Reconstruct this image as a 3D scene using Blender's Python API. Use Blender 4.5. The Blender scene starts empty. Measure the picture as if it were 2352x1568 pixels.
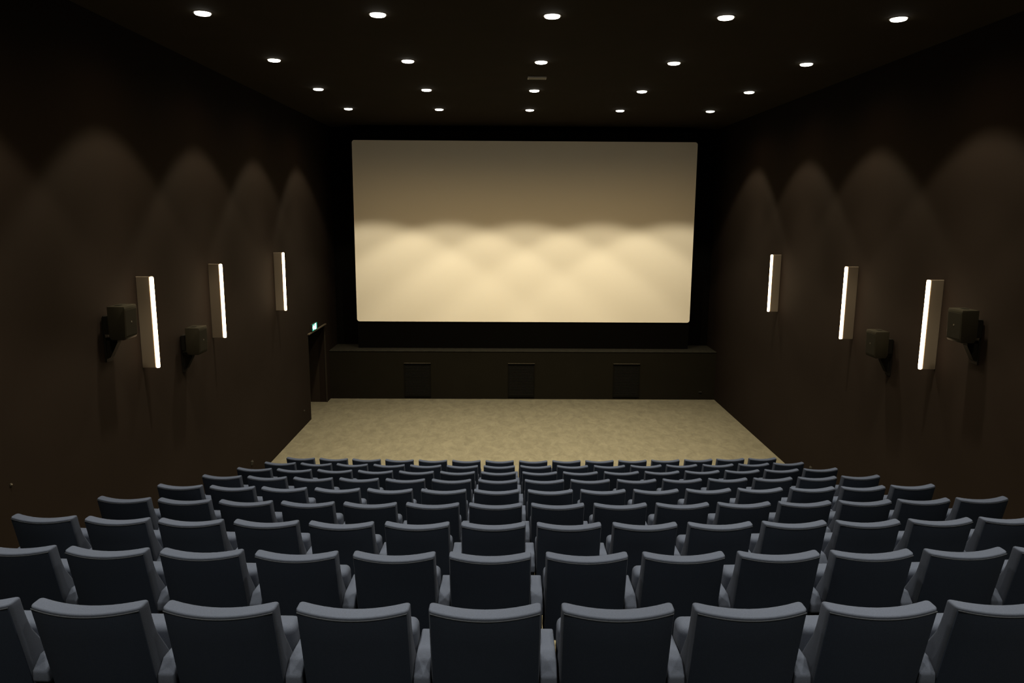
import bpy, bmesh, math, random
from mathutils import Vector, Matrix

random.seed(7)
SC = bpy.context.scene
COL = SC.collection
PI = math.pi

# ------------------------------------------------------------------ room dimensions (metres, camera at the origin)
XL, XR = -4.909, 5.949            # side walls
ZF = -5.22                        # front floor
ZC = 2.31                         # ceiling
YB = -2.2                         # back wall
Y_RISER = 20.48                   # front of the low stage wall
RISER_H = 1.376
Y_SCREEN = 20.90
Y_END = 21.52                     # end wall behind the screen
OPEN0, OPEN1, OPEN_H = 18.31, 20.09, 2.185   # opening in the left wall
ROW_Y0, ROW_DY = 3.0567, 1.1911
ROW_Z0, ROW_DZ = -1.7267, -0.3248
SEAT_X, PITCH = -0.0824, 0.59
BACK_TOP = 0.895
ARC = 0.0090                      # rows bow very slightly towards the screen at both ends

# ------------------------------------------------------------------ helpers
def new_mat(name):
    m = bpy.data.materials.new(name)
    m.use_nodes = True
    nt = m.node_tree
    return m, nt, nt.nodes['Principled BSDF']

def mat_plain(name, col, rough=0.7, spec=0.3, metal=0.0, noise=0.0, scale=40.0, bump=0.0):
    m, nt, p = new_mat(name)
    p.inputs['Base Color'].default_value = (*col, 1)
    p.inputs['Roughness'].default_value = rough
    p.inputs['Specular IOR Level'].default_value = spec
    p.inputs['Metallic'].default_value = metal
    if noise or bump:
        tc = nt.nodes.new('ShaderNodeTexCoord')
        nz = nt.nodes.new('ShaderNodeTexNoise')
        nz.inputs['Scale'].default_value = scale
        nz.inputs['Detail'].default_value = 5
        nt.links.new(tc.outputs['Object'], nz.inputs['Vector'])
        if noise:
            cr = nt.nodes.new('ShaderNodeValToRGB')
            cr.color_ramp.elements[0].position = 0.3
            cr.color_ramp.elements[1].position = 0.7
            cr.color_ramp.elements[0].color = (*[c * (1 - noise) for c in col], 1)
            cr.color_ramp.elements[1].color = (*[min(1, c * (1 + noise)) for c in col], 1)
            nt.links.new(nz.outputs['Fac'], cr.inputs['Fac'])
            nt.links.new(cr.outputs['Color'], p.inputs['Base Color'])
        if bump:
            bp = nt.nodes.new('ShaderNodeBump')
            bp.inputs['Strength'].default_value = bump
            bp.inputs['Distance'].default_value = 0.004
            nt.links.new(nz.outputs['Fac'], bp.inputs['Height'])
            nt.links.new(bp.outputs['Normal'], p.inputs['Normal'])
    return m

def mat_emit(name, col, strength):
    m, nt, p = new_mat(name)
    p.inputs['Base Color'].default_value = (*[min(0.8, c) for c in col], 1)
    p.inputs['Emission Color'].default_value = (*col, 1)
    p.inputs['Emission Strength'].default_value = strength
    return m

def obj(name, bm, m, parent=None, smooth=False, sharp=None):
    me = bpy.data.meshes.new(name)
    bmesh.ops.recalc_face_normals(bm, faces=bm.faces[:])
    bm.to_mesh(me)
    bm.free()
    if m is not None:
        me.materials.append(m)
    if smooth:
        me.shade_smooth()
        if sharp is not None:
            me.set_sharp_from_angle(angle=math.radians(sharp))
    o = bpy.data.objects.new(name, me)
    COL.objects.link(o)
    if parent is not None:
        o.parent = parent
    return o

def box(bm, x0, x1, y0, y1, z0, z1, bevel=0.0, seg=2):
    r = bmesh.ops.create_cube(bm, size=1.0)
    vs = r['verts']
    for v in vs:
        v.co = Vector((x0 + (v.co.x + .5) * (x1 - x0), y0 + (v.co.y + .5) * (y1 - y0), z0 + (v.co.z + .5) * (z1 - z0)))
    if bevel:
        es = list({e for v in vs for e in v.link_edges})
        bmesh.ops.bevel(bm, geom=es, offset=bevel, segments=seg, profile=0.5, affect='EDGES')
    return bm

def B(*a, **k):
    return box(bmesh.new(), *a, **k)

def prism_x(bm, pts, x0, x1):
    """extrude a (y, z) outline along x"""
    a = [bm.verts.new((x0, y, z)) for y, z in pts]
    b = [bm.verts.new((x1, y, z)) for y, z in pts]
    n = len(pts)
    bm.faces.new(a)
    bm.faces.new(b[::-1])
    for i in range(n):
        bm.faces.new((a[i], b[i], b[(i + 1) % n], a[(i + 1) % n]))
    return bm

def cyl(bm, p0, p1, r0, r1=None, n=20, caps=True):
    r1 = r0 if r1 is None else r1
    p0, p1 = Vector(p0), Vector(p1)
    d = (p1 - p0).normalized()
    a = d.orthogonal().normalized()
    b = d.cross(a)
    ra = [bm.verts.new(p0 + (a * math.cos(2 * PI * i / n) + b * math.sin(2 * PI * i / n)) * r0) for i in range(n)]
    rb = [bm.verts.new(p1 + (a * math.cos(2 * PI * i / n) + b * math.sin(2 * PI * i / n)) * r1) for i in range(n)]
    for i in range(n):
        bm.faces.new((ra[i], ra[(i + 1) % n], rb[(i + 1) % n], rb[i]))
    if caps:
        bm.faces.new(ra[::-1])
        bm.faces.new(rb)
    return bm

def lathe(bm, prof, n=32):
    """(r, z) profile about z"""
    rings = []
    for r, z in prof:
        if r < 1e-6:
            rings.append([bm.verts.new((0, 0, z))])
        else:
            rings.append([bm.verts.new((r * math.cos(2 * PI * i / n), r * math.sin(2 * PI * i / n), z)) for i in range(n)])
    for a, b in zip(rings, rings[1:]):
        for i in range(n):
            j = (i + 1) % n
            if len(a) == 1:
                bm.faces.new((a[0], b[i], b[j]))
            elif len(b) == 1:
                bm.faces.new((a[i], b[0], a[j]))
            else:
                bm.faces.new((a[i], b[i], b[j], a[j]))
    return bm

def tag(o, label, cat, group=None, kind=None):
    o['label'] = label
    o['category'] = cat
    if group:
        o['group'] = group
    if kind:
        o['kind'] = kind
    return o

def thing(name, label, cat, loc=(0, 0, 0), rz=0.0, group=None):
    o = bpy.data.objects.new(name, None)
    COL.objects.link(o)
    o.location = loc
    o.rotation_euler = (0, 0, rz)
    o.empty_display_size = 0.1
    return tag(o, label, cat, group)

def struct(name, bm, m, label=None):
    o = obj(name, bm, m)
    o['kind'] = 'structure'
    if label:
        o['label'] = label
        o['category'] = name.split('_')[0]
    return o

def dup(root, loc, rz, label, skip=()):
    r = root.copy()
    COL.objects.link(r)
    r.location = loc
    r.rotation_euler = (0, 0, rz)
    r['label'] = label
    for ch in list(root.children):
        if ch in skip:
            continue
        c = ch.copy()
        COL.objects.link(c)
        c.parent = r
        for g in ch.children:
            d = g.copy()
            COL.objects.link(d)
            d.parent = c
    return r

# ------------------------------------------------------------------ materials
WARM = (1.0, 0.835, 0.545)
M_wall = mat_plain('brown_wall_paint', (0.0078, 0.0057, 0.0050), 0.85, 0.05, noise=0.05, scale=1.5)
M_ceil = mat_plain('dark_ceiling_paint', (0.021, 0.0165, 0.0105), 0.9, 0.05, noise=0.06, scale=2.0)
M_black = mat_plain('black_stage_cloth', (0.0022, 0.0021, 0.0020), 0.95, 0.02)
M_front = mat_plain('dark_stage_wall_paint', (0.0055, 0.0050, 0.0036), 0.85, 0.05, noise=0.06, scale=3.0)
M_ledge = mat_plain('charcoal_ledge_felt', (0.012, 0.012, 0.0105), 0.9, 0.05, noise=0.35, scale=14.0)
M_screen = mat_plain('matt_white_screen_cloth', (0.92, 0.91, 0.87), 0.95, 0.05)
M_trim = mat_plain('brown_metal_header_lit_tone', (0.055, 0.048, 0.038), 0.5, 0.2)  # door frame metal, lightened to paint in the light the header catches
M_passage = mat_plain('passage_wall_paint', (0.0125, 0.0098, 0.0080), 0.85, 0.05)
M_jamb = mat_plain('brown_metal_jamb_shade_tone', (0.014, 0.012, 0.010), 0.6, 0.1)  # same frame metal, darkened to paint in the dimmer light on the jambs
M_grille = mat_plain('black_grille_metal', (0.0034, 0.0034, 0.0030), 0.7, 0.03)
M_lip = mat_plain('dark_grey_grille_lip', (0.020, 0.017, 0.012), 0.5, 0.2)
M_spk = mat_plain('black_speaker_cabinet', (0.0092, 0.0088, 0.0068), 0.6, 0.05, noise=0.1, scale=60)
M_spk_cloth = mat_plain('speaker_grille_cloth', (0.007, 0.0066, 0.0052), 0.9, 0.05)
M_bracket = mat_plain('black_steel_bracket', (0.003, 0.003, 0.0028), 0.7, 0.05)
M_badge = mat_plain('silver_badge', (0.045, 0.042, 0.036), 0.4, 0.3)
M_box = mat_plain('grey_plastic', (0.018, 0.018, 0.017), 0.5, 0.1)
M_fin = mat_plain('taupe_light_housing', (0.088, 0.076, 0.066), 0.7, 0.1)
M_tube = mat_emit('lit_tube_diffuser', (1.0, 0.70, 0.40), 20.0)
M_lens = mat_emit('lit_downlight_lens', (1.0, 0.93, 0.80), 12.0)
M_ring = mat_plain('dark_downlight_ring', (0.03, 0.025, 0.018), 0.5, 0.3)
M_item = mat_plain('light_grey_ceiling_box', (0.50, 0.49, 0.46), 0.6, 0.2)
M_signbox = mat_plain('black_sign_housing', (0.01, 0.013, 0.013), 0.5, 0.3)
M_sign_green = mat_emit('lit_green_sign', (0.01, 0.34, 0.27), 0.55)
M_sign_white = mat_emit('lit_white_sign', (0.70, 1.0, 0.94), 3.2)
M_side = mat_plain('black_seat_side_panel', (0.004, 0.005, 0.007), 0.7, 0.05)

def mat_fabric(name, base):
    m, nt, p = new_mat(name)
    tc = nt.nodes.new('ShaderNodeTexCoord')
    w = nt.nodes.new('ShaderNodeTexNoise')
    w.inputs['Scale'].default_value = 260
    w.inputs['Detail'].default_value = 3
    nt.links.new(tc.outputs['Object'], w.inputs['Vector'])
    cr = nt.nodes.new('ShaderNodeValToRGB')
    cr.color_ramp.elements[0].position = 0.3
    cr.color_ramp.elements[1].position = 0.7
    cr.color_ramp.elements[0].color = (*[c * 0.86 for c in base], 1)
    cr.color_ramp.elements[1].color = (*[c * 1.14 for c in base], 1)
    nt.links.new(w.outputs['Fac'], cr.inputs['Fac'])
    nt.links.new(cr.outputs['Color'], p.inputs['Base Color'])
    bp = nt.nodes.new('ShaderNodeBump')
    bp.inputs['Strength'].default_value = 0.15
    bp.inputs['Distance'].default_value = 0.002
    nt.links.new(w.outputs['Fac'], bp.inputs['Height'])
    nt.links.new(bp.outputs['Normal'], p.inputs['Normal'])
    p.inputs['Roughness'].default_value = 0.9
    p.inputs['Specular IOR Level'].default_value = 0.05
    return m

FABRIC = (0.0205, 0.0280, 0.0520)
PANEL = (0.0070, 0.0114, 0.0255)
M_fab = mat_fabric('blue_grey_seat_fabric', FABRIC)
M_panel = mat_fabric('dark_navy_back_fabric', PANEL)
M_pipe = mat_plain('navy_seam_piping', (0.012, 0.016, 0.027), 0.8, 0.05)

def mat_carpet():
    m, nt, p = new_mat('mottled_beige_carpet')
    tc = nt.nodes.new('ShaderNodeTexCoord')
    mp = nt.nodes.new('ShaderNodeMapping')
    mp.inputs['Scale'].default_value = (1.0, 0.55, 1.0)
    nt.links.new(tc.outputs['Object'], mp.inputs['Vector'])
    n1 = nt.nodes.new('ShaderNodeTexNoise')
    n1.inputs['Scale'].default_value = 5.2
    n1.inputs['Detail'].default_value = 7
    n1.inputs['Roughness'].default_value = 0.66
    n1.inputs['Distortion'].default_value = 0.7
    nt.links.new(mp.outputs['Vector'], n1.inputs['Vector'])
    n2 = nt.nodes.new('ShaderNodeTexNoise')
    n2.inputs['Scale'].default_value = 42
    n2.inputs['Detail'].default_value = 4
    nt.links.new(tc.outputs['Object'], n2.inputs['Vector'])
    mx = nt.nodes.new('ShaderNodeMath')
    mx.operation = 'MULTIPLY_ADD'
    mx.inputs[1].default_value = 0.28
    nt.links.new(n2.outputs['Fac'], mx.inputs[0])
    nt.links.new(n1.outputs['Fac'], mx.inputs[2])
    cr = nt.nodes.new('ShaderNodeValToRGB')
    e = cr.color_ramp.elements
    e[0].position, e[1].position = 0.44, 0.86
    e[0].color = (*[c * 0.80 for c in CARPET], 1)
    e[1].color = (*[c * 1.22 for c in CARPET], 1)
    nt.links.new(mx.outputs[0], cr.inputs['Fac'])
    nt.links.new(cr.outputs['Color'], p.inputs['Base Color'])
    p.inputs['Roughness'].default_value = 0.95
    p.inputs['Specular IOR Level'].default_value = 0.05
    bp = nt.nodes.new('ShaderNodeBump')
    bp.inputs['Strength'].default_value = 0.3
    bp.inputs['Distance'].default_value = 0.004
    nt.links.new(n2.outputs['Fac'], bp.inputs['Height'])
    nt.links.new(bp.outputs['Normal'], p.inputs['Normal'])
    return m

CARPET = (0.066, 0.064, 0.051)
M_carpet = mat_carpet()

# ------------------------------------------------------------------ the room
# floor: flat front area, then carpeted tiers rising towards the back, with half steps in both aisles
def tier_z(n):                       # n = 1 for the row nearest the camera ... 9 for the front row
    return ZF + (9 - n) * -ROW_DZ
def tier_edge(n):                    # front edge (towards the screen) of the tier that carries row n
    return ROW_Y0 + (n - 1) * ROW_DY - 0.30 + ROW_DY
bm = bmesh.new()
outline = [(Y_END, ZF)]
for n in range(8, -3, -1):
    outline += [(tier_edge(n), tier_z(n + 1)), (tier_edge(n), tier_z(n))]
outline += [(YB, tier_z(-2)), (YB, ZF - 0.3), (Y_END, ZF - 0.3)]
prism_x(bm, outline, XL, XR)
for n in range(8, -2, -1):
    for x0, x1 in ((XL, -3.98), (5.03, XR)):
        box(bm, x0, x1, tier_edge(n) - 0.02, tier_edge(n) + 0.38, tier_z(n + 1) - 0.02, tier_z(n + 1) + 0.1624)
box(bm, XL - 1.9, XL + 0.001, OPEN0, OPEN1, ZF - 0.3, ZF)      # floor of the side passage
struct('floor', bm, M_carpet)

struct('ceiling', B(XL - 0.2, XR + 0.2, YB - 0.2, Y_END + 0.2, ZC, ZC + 0.2), M_ceil)
bm = bmesh.new()
box(bm, XL - 0.2, XL, YB - 0.2, OPEN0, ZF - 0.3, ZC)
box(bm, XL - 0.2, XL, OPEN1, Y_END + 0.2, ZF - 0.3, ZC)
box(bm, XL - 0.2, XL, OPEN0, OPEN1, ZF + OPEN_H, ZC)
struct('wall_left', bm, M_wall)
struct('wall_right', B(XR, XR + 0.2, YB - 0.2, Y_END + 0.2, ZF - 0.3, ZC), M_wall)
struct('wall_back', B(XL, XR, YB - 0.2, YB, ZF - 0.3, ZC), M_wall)
struct('wall_front', B(XL, XR, Y_END, Y_END + 0.2, ZF - 0.3, ZC), M_black)
# passage behind the opening
bm = bmesh.new()
box(bm, XL - 1.9, XL - 0.2, OPEN0 - 0.1, OPEN0, ZF - 0.3, ZF + OPEN_H + 0.3)
box(bm, XL - 1.9, XL - 0.2, OPEN1, OPEN1 + 0.1, ZF - 0.3, ZF + OPEN_H + 0.3)
box(bm, XL - 2.0, XL - 1.9, OPEN0 - 0.1, OPEN1 + 0.1, ZF - 0.3, ZF + OPEN_H + 0.3)
box(bm, XL - 1.9, XL - 0.2, OPEN0, OPEN1, ZF + OPEN_H, ZF + OPEN_H + 0.3)
struct('wall_passage', bm, M_passage)
# thin metal frame round the opening
struct('trim_1', B(XL - 0.2, XL + 0.045, OPEN0 - 0.01, OPEN1 + 0.01, ZF + OPEN_H - 0.012, ZF + OPEN_H + 0.012), M_trim)
bm = bmesh.new()
box(bm, XL - 0.03, XL + 0.008, OPEN0 - 0.004, OPEN0 + 0.014, ZF, ZF + OPEN_H - 0.012)
box(bm, XL - 0.03, XL + 0.008, OPEN1 - 0.014, OPEN1 + 0.004, ZF, ZF + OPEN_H - 0.012)
struct('trim_3', bm, M_jamb)

# low stage wall under the screen, with a felt-topped ledge
o = struct('wall_stage', B(XL, XR, Y_RISER, Y_END, ZF, ZF + RISER_H - 0.02), M_front)
o = struct('trim_2', B(XL, XR, Y_RISER - 0.012, Y_END, ZF + RISER_H - 0.02, ZF + RISER_H, bevel=0.004, seg=1), M_ledge)

# ------------------------------------------------------------------ the cinema screen
SX0, SX1, SZ0, SZ1 = -4.185, 5.248, -3.077, 1.898
scr = thing('cinema_screen', 'wide blank cream cinema screen with rounded corners on the front wall', 'screen', (0, Y_SCREEN, ZF + RISER_H))
def rounded_rect(x0, x1, z0, z1, r, n=8):
    pts = []
    for cx, cz, a0 in ((x1 - r, z1 - r, 0), (x0 + r, z1 - r, 90), (x0 + r, z0 + r, 180), (x1 - r, z0 + r, 270)):
        for k in range(n + 1):
            a = math.radians(a0 + 90 * k / n)
            pts.append((cx + r * math.cos(a), cz + r * math.sin(a)))
    return pts
bm = bmesh.new()
pts = rounded_rect(SX0, SX1, SZ0 - ZF - RISER_H, SZ1 - ZF - RISER_H, 0.07)
fa = [bm.verts.new((x, 0.0, z)) for x, z in pts]
fb = [bm.verts.new((x, 0.03, z)) for x, z in pts]
bm.faces.new(fa)
bm.faces.new(fb[::-1])
for i in range(len(pts)):
    j = (i + 1) % len(pts)
    bm.faces.new((fa[i], fa[j], fb[j], fb[i]))
obj('screen_cloth', bm, M_screen, scr)
bm = B(SX0 + 0.01, SX1 - 0.01, 0.03, Y_END - Y_SCREEN, 0.0, ZC - ZF - RISER_H - 0.15)
obj('masking_frame', bm, M_black, scr)

# ------------------------------------------------------------------ ventilation grilles in the stage wall
def vent(x0, label):
    t = thing('vent_grille', label, 'vent', (x0 + 0.372, Y_RISER, ZF + 0.065), 0, 'ventilation grilles in the stage wall')
    w, h = 0.372, 0.955
    bm = bmesh.new()
    box(bm, -w, -w + 0.03, -0.018, 0, 0.06, h)
    box(bm, w - 0.03, w, -0.018, 0, 0.06, h)
    box(bm, -w, w, -0.018, 0, 0.0, 0.06)
    box(bm, -w, w, -0.018, 0, h - 0.035, h)
    obj('frame', bm, M_grille, t)
    obj('backing', B(-w + 0.03, w - 0.03, -0.004, 0, 0.06, h - 0.035), M_black, t)
    n = 26
    pitch = (h - 0.095) / n
    for k in range(n):
        z = 0.06 + (k + 0.5) * pitch
        bm = bmesh.new()
        prism_x(bm, [(-0.016, z - 0.010), (-0.013, z - 0.012), (-0.004, z + 0.006), (-0.006, z + 0.009)], -w + 0.03, w - 0.03)
        obj('slat', bm, M_grille, t)
    obj('top_lip', B(-w - 0.006, w + 0.006, -0.040, 0, h, h + 0.016, bevel=0.003, seg=1), M_lip, t)
    return t
vent(-2.822, 'left black louvred vent grille low on the wall below the screen')
vent(0.096, 'middle black louvred vent grille low on the wall below the screen')
vent(3.058, 'right black louvred vent grille low on the wall below the screen')

# ------------------------------------------------------------------ small wall sockets
def socket(name, loc, axis, label, w=0.05, h=0.085, cat='socket'):
    t = thing(name, label, cat, loc, axis, 'small wall sockets')
    obj('plate', B(-w, w, -0.012, 0, -h / 2, h / 2, bevel=0.004, seg=2), M_box, t)
    bm = bmesh.new()
    box(bm, -w * .6, w * .6, -0.030, -0.012, h * 0.12, h * 0.36, bevel=0.003, seg=1)
    obj('socket_cover', bm, M_box, t)
    return t
socket('wall_socket', (XL, 13.885, -4.83), PI / 2, 'small grey socket low on the left wall beside the front row')
socket('wall_socket', (XL, 17.69, -4.83), PI / 2, 'tiny dark socket low on the left wall just before the passage', 0.03, 0.05)
socket('wall_socket', (XR, 13.74, -4.87), -PI / 2, 'small dark socket low on the right wall behind the front row')
socket('wall_socket', (5.54, Y_RISER, -5.0), 0, 'tiny double socket low on the stage wall near its right end', 0.045, 0.03)
t = thing('wall_sensor', 'tiny pale sensor dot on the left wall near the left edge of the photo', 'sensor', (XL, 7.088, -2.70), PI / 2)
obj('sensor_base', B(-0.014, 0.014, -0.010, 0, -0.014, 0.014, bevel=0.003, seg=1), M_box, t)
bm = bmesh.new()
bmesh.ops.create_uvsphere(bm, u_segments=12, v_segments=8, radius=0.010)
for v in bm.verts:
    v.co.y -= 0.012
obj('sensor_lens', bm, M_badge, t, smooth=True)

# ------------------------------------------------------------------ wall lights: lit tube on a fin that stands off the wall
def wall_light(side, y, z0, z1, label):
    loc = (XL if side < 0 else XR, y, z0)
    t = thing('wall_light', label, 'wall light', loc, 0 if side < 0 else PI, 'vertical tube lights on the side walls')
    h = z1 - z0
    obj('housing', B(0.0, 0.178, -0.016, 0.016, 0.0, h, bevel=0.004, seg=1), M_fin, t)
    bm = bmesh.new()
    prof = [(0, 0.0), (0.017, 0.002), (0.0235, 0.012), (0.025, 0.03), (0.025, h - 0.03), (0.0235, h - 0.012), (0.017, h - 0.002), (0, h)]
    lathe(bm, prof, 20)
    for v in bm.verts:
        v.co.x += 0.205
    obj('tube', bm, M_tube, t, smooth=True)
    return t
TZ0, TZ1 = -2.112, -0.876
wall_light(-1, 9.94, TZ0, TZ1, 'lit vertical tube light on the left wall, nearest the camera beside a speaker')
wall_light(-1, 12.38, TZ0, TZ1, 'lit vertical tube light on the left wall, middle of the three')
wall_light(-1, 15.89, TZ0, TZ1, 'lit vertical tube light on the left wall, nearest the screen')
wall_light(1, 10.03, TZ0, TZ1, 'lit vertical tube light on the right wall, nearest the camera beside a speaker')
wall_light(1, 12.505, TZ0, TZ1, 'lit vertical tube light on the right wall, middle of the three')
wall_light(1, 16.055, TZ0, TZ1, 'lit vertical tube light on the right wall, nearest the screen')

# ------------------------------------------------------------------ loudspeakers on brackets
def speaker(side, y0, ztop, label):
    """y0 = edge nearest the camera; local x points into the room"""
    t = thing('loudspeaker', label, 'loudspeaker', (XL if side < 0 else XR, y0 + 0.15, ztop), 0 if side < 0 else PI, 'surround loudspeakers on the side walls')
    h = 0.41
    # cabinet: slightly wedge-shaped, front leaning down
    bm = bmesh.new()
    prof = [(0.115, 0.0), (0.322, 0.0), (0.330, -0.03), (0.316, -h + 0.03), (0.298, -h), (0.14, -h), (0.115, -h + 0.05)]
    a = [bm.verts.new((x, -0.15, z)) for x, z in prof]
    b = [bm.verts.new((x, 0.15, z)) for x, z in prof]
    bm.faces.new(a)
    bm.faces.new(b[::-1])
    for i in range(len(prof)):
        j = (i + 1) % len(prof)
        bm.faces.new((a[i], b[i], b[j], a[j]))
    bmesh.ops.bevel(bm, geom=bm.edges[:], offset=0.006, segments=2, profile=0.5, affect='EDGES')
    obj('cabinet', bm, M_spk, t, smooth=True, sharp=35)
    bm = bmesh.new()
    box(bm, 0.165, 0.225, -0.06, 0.02, -0.004, 0.004)
    obj('top_plate', bm, M_bracket, t)
    bm = bmesh.new()
    box(bm, 0.327, 0.333, -0.135, 0.135, -h + 0.045, -0.045, bevel=0.002, seg=1)
    for v in bm.verts:
        v.co.x += -0.014 * (-v.co.z) / h
    g = obj('front_grille', bm, M_spk_cloth, t)
    bm = cyl(bmesh.new(), (0.320, 0.0, -0.20), (0.3295, 0.0, -0.20), 0.011, n=14)
    obj('badge', bm, M_badge, g)
    # bracket: wall plate, sloping arm, yoke
    obj('wall_plate', B(0.0, 0.022, -0.07, 0.07, -0.70, -0.14, bevel=0.004, seg=1), M_bracket, t)
    bm = bmesh.new()
    a = [bm.verts.new((x, -0.045, z)) for x, z in ((0.022, -0.66), (0.06, -0.64), (0.155, -0.46), (0.155, -h + 0.012), (0.022, -h + 0.012))]
    b = [bm.verts.new((v.co.x, 0.045, v.co.z)) for v in a]
    bm.faces.new(a)
    bm.faces.new(b[::-1])
    for i in range(5):
        bm.faces.new((a[i], b[i], b[(i + 1) % 5], a[(i + 1) % 5]))
    obj('bracket_arm', bm, M_bracket, t)
    obj('yoke', B(0.022, 0.117, -0.10, 0.10, -h + 0.06, -0.12, bevel=0.006, seg=1), M_bracket, t)
    return t
speaker(-1, 8.93, -1.152, 'black loudspeaker on the left wall, nearest the camera')
speaker(-1, 11.05, -1.742, 'black loudspeaker on the left wall, between two tube lights')
speaker(1, 9.02, -1.162, 'black loudspeaker on the right wall, nearest the camera')
speaker(1, 11.08, -1.760, 'black loudspeaker on the right wall, between two tube lights')

# ------------------------------------------------------------------ exit sign over the opening
t = thing('exit_sign', 'small lit green and white exit sign over the passage opening', 'exit sign', (XL, 18.83, -3.005))
obj('sign_box', B(0.0, 0.05, -0.235, 0.235, 0.0, 0.18, bevel=0.006, seg=1), M_signbox, t)
obj('sign_panel', B(0.05, 0.056, -0.225, 0.225, 0.008, 0.172), M_sign_green, t)
bm = bmesh.new()
def poly(bm, pts, x=0.0565, d=0.0015):
    a = [bm.verts.new((x, y, z)) for y, z in pts]
    b = [bm.verts.new((x + d, y, z)) for y, z in pts]
    bm.faces.new(a)
    bm.faces.new(b[::-1])
    for i in range(len(pts)):
        j = (i + 1) % len(pts)
        bm.faces.new((a[i], a[j], b[j], b[i]))
# doorway (white) at the far side, arrow at the near side; seen from the room near side is on the left
poly(bm, [(0.02, 0.02), (0.13, 0.02), (0.13, 0.165), (0.02, 0.165)])
poly(bm, [(-0.215, 0.09), (-0.135, 0.165), (-0.135, 0.12), (-0.085, 0.12), (-0.085, 0.06), (-0.135, 0.06), (-0.135, 0.015)])
obj('doorway_symbol', bm, M_sign_white, t)
# running figure, white over the green field
bm = bmesh.new()
cy, cz, r = -0.005, 0.146, 0.016
poly(bm, [(cy + r * math.cos(k * PI / 6), cz + r * math.sin(k * PI / 6)) for k in range(12)])
poly(bm, [(-0.025, 0.125), (0.012, 0.125), (0.004, 0.075), (-0.03, 0.08)])
poly(bm, [(-0.025, 0.125), (-0.058, 0.112), (-0.07, 0.09), (-0.058, 0.086), (-0.045, 0.10), (-0.028, 0.108)])
poly(bm, [(-0.03, 0.082), (-0.008, 0.078), (-0.032, 0.045), (-0.068, 0.03), (-0.072, 0.042), (-0.044, 0.056)])
poly(bm, [(-0.012, 0.08), (0.006, 0.078), (0.017, 0.05), (0.012, 0.016), (-0.002, 0.016), (0.0, 0.046)])
obj('running_figure', bm, M_sign_white, t)

# ------------------------------------------------------------------ ceiling box
t = thing('ceiling_vent', 'small light grey slotted box on the ceiling between the downlights', 'vent', (0.542, 13.55, ZC))
obj('vent_body', B(-0.163, 0.163, -0.09, 0.09, -0.026, 0.0, bevel=0.004, seg=1), M_item, t)
for k in range(3):
    obj('vent_slot', B(-0.15, 0.15, -0.06 + k * 0.055, -0.05 + k * 0.055, -0.028, -0.024), M_bracket, t)

# ------------------------------------------------------------------ downlights
SPOT_W = 430.0
SPILL_W = 66.0
CORE_W = 900.0
LX0, LS, LY0, LDY = -3.610, 2.080, 9.42, 2.779
def spot_data(name, watts, size, blend):
    l = bpy.data.lights.new(name, 'SPOT')
    l.energy = watts
    l.color = WARM
    l.spot_size = math.radians(size)
    l.spot_blend = blend
    l.shadow_soft_size = 0.10
    return l
LB = spot_data('downlight_beam', SPOT_W, 93.5, 0.20)
LN = spot_data('downlight_core', CORE_W, 68, 1.0)
LW = spot_data('downlight_spill', SPILL_W, 164, 1.0)
LW.color = (1.0, 0.65, 0.26)
def make_downlight():
    t = thing('downlight', 'x', 'downlight', (0, 0, ZC), 0, 'recessed downlights in the ceiling')
    bm = bmesh.new()
    lathe(bm, [(0.094, 0.0), (0.094, -0.004), (0.112, -0.005), (0.114, 0.0)])
    obj('trim_ring', bm, M_ring, t)
    bm = bmesh.new()
    lathe(bm, [(0.094, 0.0), (0.0938, -0.012), (0.085, -0.021), (0.062, -0.027), (0.03, -0.030), (0.0, -0.031)])
    obj('lens', bm, M_lens, t, smooth=True)
    for nm, d in (('lamp_beam', LB), ('lamp_core', LN), ('lamp_spill', LW)):
        lo = bpy.data.objects.new(nm, d)
        COL.objects.link(lo)
        lo.location = (0, 0, -0.085)
        lo.parent = t
    return t
ORD = ['first', 'second', 'third', 'fourth', 'fifth', 'sixth', 'seventh', 'eighth', 'ninth', 'tenth', 'eleventh', 'twelfth', 'thirteenth', 'fourteenth', 'fifteenth']
rows_named = {0: 'row at the top of the photo', 1: 'second ceiling row from the top',
              2: 'ceiling row second from the screen', 3: 'ceiling row nearest the screen'}
proto = None
for i in range(-3, 4):
    for j in range(5):
        loc = (LX0 + j * LS, LY0 + i * LDY, ZC)
        if i >= 0:
            lab = 'round lit downlight, %s from the left in the %s' % (ORD[j], rows_named[i])
        else:
            lab = 'round lit downlight over the back rows, beyond the photo top edge'
        if proto is None:
            proto = make_downlight()
            proto.location = loc
            proto['label'] = lab
        else:
            r = dup(proto, loc, 0, lab)
            if i == 3:                     # the last row is aimed a little towards the screen
                for c in r.children:
                    if c.name.startswith('lamp_beam'):
                        c.rotation_euler = (math.radians(6.0), 0, 0)

# ------------------------------------------------------------------ cinema seats
def back_y(z):                       # rear face of the back, leaning towards the camera at the top
    return -0.074 + (BACK_TOP - z) * 0.235
def bow(x):                          # the back wraps round: its edges lie further forward
    return 0.036 * (x / 0.25) ** 2
def lerp_tab(tab, z):
    for (a, va), (b, vb) in zip(tab, tab[1:]):
        if a <= z <= b:
            k = (z - a) / (b - a)
            k = k * k * (3 - 2 * k)
            return va + (vb - va) * k
    return tab[0][1] if z < tab[0][0] else tab[-1][1]
THICK = [(0.26, 0.20), (0.46, 0.195), (0.60, 0.135), (0.70, 0.095), (0.78, 0.085), (0.90, 0.086)]

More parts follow.
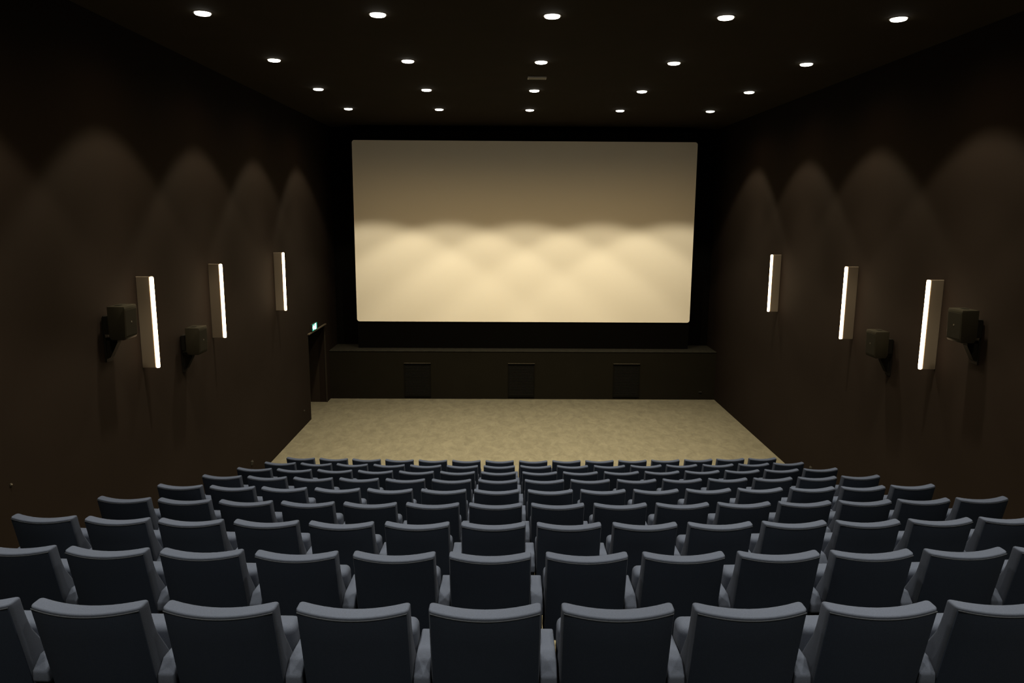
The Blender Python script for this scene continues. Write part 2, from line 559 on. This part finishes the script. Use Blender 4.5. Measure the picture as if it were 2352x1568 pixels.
def backrest_bm():
    bm = bmesh.new()
    hw, rc = 0.250, 0.022
    rings = []
    R = 0.013                                  # rounded top edge
    levels = [(z, 0.0) for z in (0.26, 0.34, 0.42, 0.48, 0.54, 0.60, 0.65, 0.70, 0.75, 0.80, 0.84, 0.865)]
    for k in range(0, 6):
        a = PI / 2 * k / 5
        levels.append((BACK_TOP - R + R * math.sin(a), R * (1 - math.cos(a))))
    levels.append((BACK_TOP + 0.002, 0.028))
    for z, ins in levels:
        t = lerp_tab(THICK, min(z, 0.9))
        y0 = back_y(z) + ins
        y1 = back_y(z) + t - ins
        w = hw - ins
        r = max(0.006, rc - ins * 0.5)
        pts = []
        n = 4
        m = 10
        # rear edge from -x to +x, then front edge back
        for k in range(n + 1):
            a = PI + PI / 2 * k / n
            pts.append((-w + r + r * math.cos(a), y0 + r + r * math.sin(a)))
        for k in range(1, m):
            pts.append((-w + r + (2 * w - 2 * r) * k / m, y0))
        for k in range(n + 1):
            a = 1.5 * PI + PI / 2 * k / n
            pts.append((w - r + r * math.cos(a), y0 + r + r * math.sin(a)))
        for k in range(n + 1):
            a = PI / 2 * k / n
            pts.append((w - r + r * math.cos(a), y1 - r + r * math.sin(a)))
        for k in range(1, m):
            pts.append((w - r - (2 * w - 2 * r) * k / m, y1))
        for k in range(n + 1):
            a = PI / 2 + PI / 2 * k / n
            pts.append((-w + r + r * math.cos(a), y1 - r + r * math.sin(a)))
        top = max(0.0, (z - 0.7) / 0.2)
        rings.append([bm.verts.new((x, y + bow(x), z - 0.019 * top * (1 - min(1, abs(x) / 0.25) ** 2))) for x, y in pts])
    for a, b in zip(rings, rings[1:]):
        for i in range(len(a)):
            j = (i + 1) % len(a)
            bm.faces.new((a[i], a[j], b[j], b[i]))
    # strip across the top and bottom
    for ring in (rings[0], rings[-1]):
        n = len(ring)
        half = n // 2
        for i in range(half - 1):
            try:
                bm.faces.new((ring[i], ring[i + 1], ring[n - 2 - i], ring[n - 1 - i]))
            except ValueError:
                pass
    return bm

def back_panel_bm():
    """padded rear cover set just below the top edge, leaving a seam"""
    bm = bmesh.new()
    cols, rws = 13, 9
    hw = 0.242
    grid = []
    for j in range(rws):
        z = 0.28 + (BACK_TOP - 0.021 - 0.28) * j / (rws - 1)
        row = []
        for i in range(cols):
            x = -hw + 2 * hw * i / (cols - 1)
            e = min((hw - abs(x)) / 0.03, (z - 0.28) / 0.03 + 0.2, (BACK_TOP - 0.021 - z) / 0.03 + 0.2, 1)
            puff = 0.007 * math.sin(max(0.0, min(1, e)) * PI / 2)
            top = max(0.0, (z - 0.7) / 0.2)
            row.append((x, back_y(z) + bow(x) - 0.0015 - puff, z - 0.019 * top * (1 - (x / 0.25) ** 2)))
        grid.append(row)
    vf = [[bm.verts.new(p) for p in r] for r in grid]
    vb = [[bm.verts.new((p[0], back_y(p[2]) + bow(p[0]) + 0.006, p[2])) for p in r] for r in grid]
    for j in range(rws - 1):
        for i in range(cols - 1):
            bm.faces.new((vf[j][i], vf[j][i + 1], vf[j + 1][i + 1], vf[j + 1][i]))
            bm.faces.new((vb[j][i], vb[j + 1][i], vb[j + 1][i + 1], vb[j][i + 1]))
    for i in range(cols - 1):
        bm.faces.new((vf[0][i], vb[0][i], vb[0][i + 1], vf[0][i + 1]))
        bm.faces.new((vf[-1][i], vf[-1][i + 1], vb[-1][i + 1], vb[-1][i]))
    for j in range(rws - 1):
        bm.faces.new((vf[j][0], vf[j + 1][0], vb[j + 1][0], vb[j][0]))
        bm.faces.new((vf[j][-1], vb[j][-1], vb[j + 1][-1], vf[j + 1][-1]))
    return bm

def piping_bm():
    bm = bmesh.new()
    pts = []
    for k in range(15):
        x = -0.243 + 0.486 * k / 14
        z = BACK_TOP - 0.0165
        pts.append(Vector((x, back_y(z) + bow(x) - 0.0015, z - 0.019 * (1 - (x / 0.25) ** 2))))
    n = 6
    r = 0.0032
    rings = []
    for p in pts:
        rings.append([bm.verts.new(p + Vector((0, math.cos(2 * PI * i / n) * r, math.sin(2 * PI * i / n) * r))) for i in range(n)])
    for a, b in zip(rings, rings[1:]):
        for i in range(n):
            j = (i + 1) % n
            bm.faces.new((a[i], a[j], b[j], b[i]))
    bm.faces.new(rings[0])
    bm.faces.new(rings[-1][::-1])
    return bm

def cushion_bm():
    """seat cushion, tipped up against the back"""
    bm = bmesh.new()
    box(bm, -0.247, 0.247, 0.0, 0.145, 0.0, 0.36, bevel=0.042, seg=5)
    for v in bm.verts:
        x, y, z = v.co
        y += 0.220 - (z - 0.36) * 0.13
        z2 = z + 0.293 - 0.012 * (1 - min(1, abs(x) / 0.25) ** 2) * (z / 0.36)
        v.co = Vector((x, y, z2))
    return bm

def armrest_bm(cx):
    bm = bmesh.new()
    prism_x(bm, [(0.385, 0.45), (0.398, 0.535), (0.380, 0.561), (0.112, 0.563), (0.050, 0.512), (0.046, 0.46), (0.07, 0.445)], cx - 0.042, cx + 0.035)
    bmesh.ops.bevel(bm, geom=[e for e in bm.edges], offset=0.010, segments=3, profile=0.5, affect='EDGES')
    return bm

def side_panel_bm(cx):
    bm = bmesh.new()
    prism_x(bm, [(0.08, 0.0), (0.36, 0.0), (0.34, 0.05), (0.30, 0.12), (0.33, 0.38), (0.36, 0.452), (0.07, 0.452), (0.06, 0.36), (0.08, 0.12), (0.07, 0.05)], cx - 0.036, cx + 0.030)
    bmesh.ops.bevel(bm, geom=[e for e in bm.edges], offset=0.004, segments=1, affect='EDGES')
    return bm

def make_seat():
    t = thing('cinema_chair', 'x', 'chair', (0, 0, 0), 0, 'rows of blue cinema chairs')
    b = obj('backrest', backrest_bm(), M_fab, t, smooth=True, sharp=50)
    p = obj('back_panel', back_panel_bm(), M_panel, t, smooth=True, sharp=60)
    obj('piping', piping_bm(), M_pipe, p, smooth=True)
    obj('seat_cushion', cushion_bm(), M_fab, t, smooth=True, sharp=60)
    obj('armrest', armrest_bm(0.295), M_fab, t, smooth=True, sharp=40)
    obj('side_panel', side_panel_bm(0.295), M_side, t)
    return t

SEATS = {1: range(-4, 5), 2: range(-5, 7), 3: range(-6, 8)}
ROWNAME = {1: 'row nearest the camera', 2: 'second row from the camera', 3: 'third row from the camera',
           4: 'fourth row from the camera', 5: 'middle row', 6: 'fourth row from the screen',
           7: 'third row from the screen', 8: 'second row from the screen', 9: 'row nearest the screen'}
def seat_label(n, i, idx):
    k = idx.index(i)
    if k == 0:
        where = 'leftmost chair' if n >= 3 else 'leftmost, cut by the photo edge'
    elif k == len(idx) - 1:
        where = 'rightmost chair' if n >= 4 else 'rightmost, cut by the photo edge'
    elif i <= 0:
        where = '%s chair from the left' % ORD[k]
    else:
        where = '%s chair from the right' % ORD[len(idx) - 1 - k]
    return 'blue padded cinema chair, %s, %s' % (ROWNAME[n], where)

seat0 = None
rnd = random.Random(3)
for n in range(1, 10):
    idx = list(SEATS.get(n, range(-6, 9)))
    for i in idx:
        x = SEAT_X + i * PITCH
        y = ROW_Y0 + (n - 1) * ROW_DY + ARC * (x - 0.2) ** 2
        rz = math.atan(2 * ARC * (x - 0.2)) + math.radians(rnd.uniform(-0.25, 0.25))
        loc = (x + rnd.uniform(-0.004, 0.004), y + rnd.uniform(-0.004, 0.004), tier_z(n))
        lab = seat_label(n, i, idx)
        if seat0 is None:
            seat0 = make_seat()
            seat0.location = loc
            seat0.rotation_euler = (0, 0, rz)
            seat0['label'] = lab
            r = seat0
        else:
            r = dup(seat0, loc, rz, lab)
        if i == -6 :
            # the wall-side seat has an armrest of its own on the left
            if 'END_ARM' not in globals():
                END_ARM = obj('armrest', armrest_bm(-0.295), M_fab, r, smooth=True, sharp=40)
                END_SIDE = obj('side_panel', side_panel_bm(-0.295), M_side, r)
            else:
                for src in (END_ARM, END_SIDE):
                    c = src.copy()
                    COL.objects.link(c)
                    c.parent = r

# ------------------------------------------------------------------ world, camera, render look
w = bpy.data.worlds.new('World')
SC.world = w
w.use_nodes = True
w.node_tree.nodes['Background'].inputs[0].default_value = (0, 0, 0, 1)
w.node_tree.nodes['Background'].inputs[1].default_value = 0.0

p, yw, rl, f = 0.1724, 0.0098, 0.0058, 1709.26
fwd = Vector((math.sin(yw) * math.cos(p), math.cos(yw) * math.cos(p), -math.sin(p)))
rt = Vector((math.cos(yw), -math.sin(yw), 0))
up = rt.cross(fwd)
Rv = math.cos(rl) * rt + math.sin(rl) * up
Uv = -math.sin(rl) * rt + math.cos(rl) * up
cam = bpy.data.cameras.new('camera')
co = bpy.data.objects.new('camera', cam)
COL.objects.link(co)
co.matrix_world = Matrix(((Rv.x, Uv.x, -fwd.x, 0), (Rv.y, Uv.y, -fwd.y, 0), (Rv.z, Uv.z, -fwd.z, 0), (0, 0, 0, 1)))
cam.sensor_fit = 'HORIZONTAL'
cam.sensor_width = 36.0
cam.lens = 36.0 * f / 2352.0
cam.clip_start = 0.05
cam.clip_end = 100
SC.camera = co

vs = SC.view_settings
vs.view_transform = 'Standard'
vs.look = 'None'
vs.exposure = 0.0
vs.gamma = 1.0
vs.use_curve_mapping = False
cy = SC.cycles
cy.use_denoising = True
cy.max_bounces = 8
cy.diffuse_bounces = 5
cy.sample_clamp_indirect = 4.0
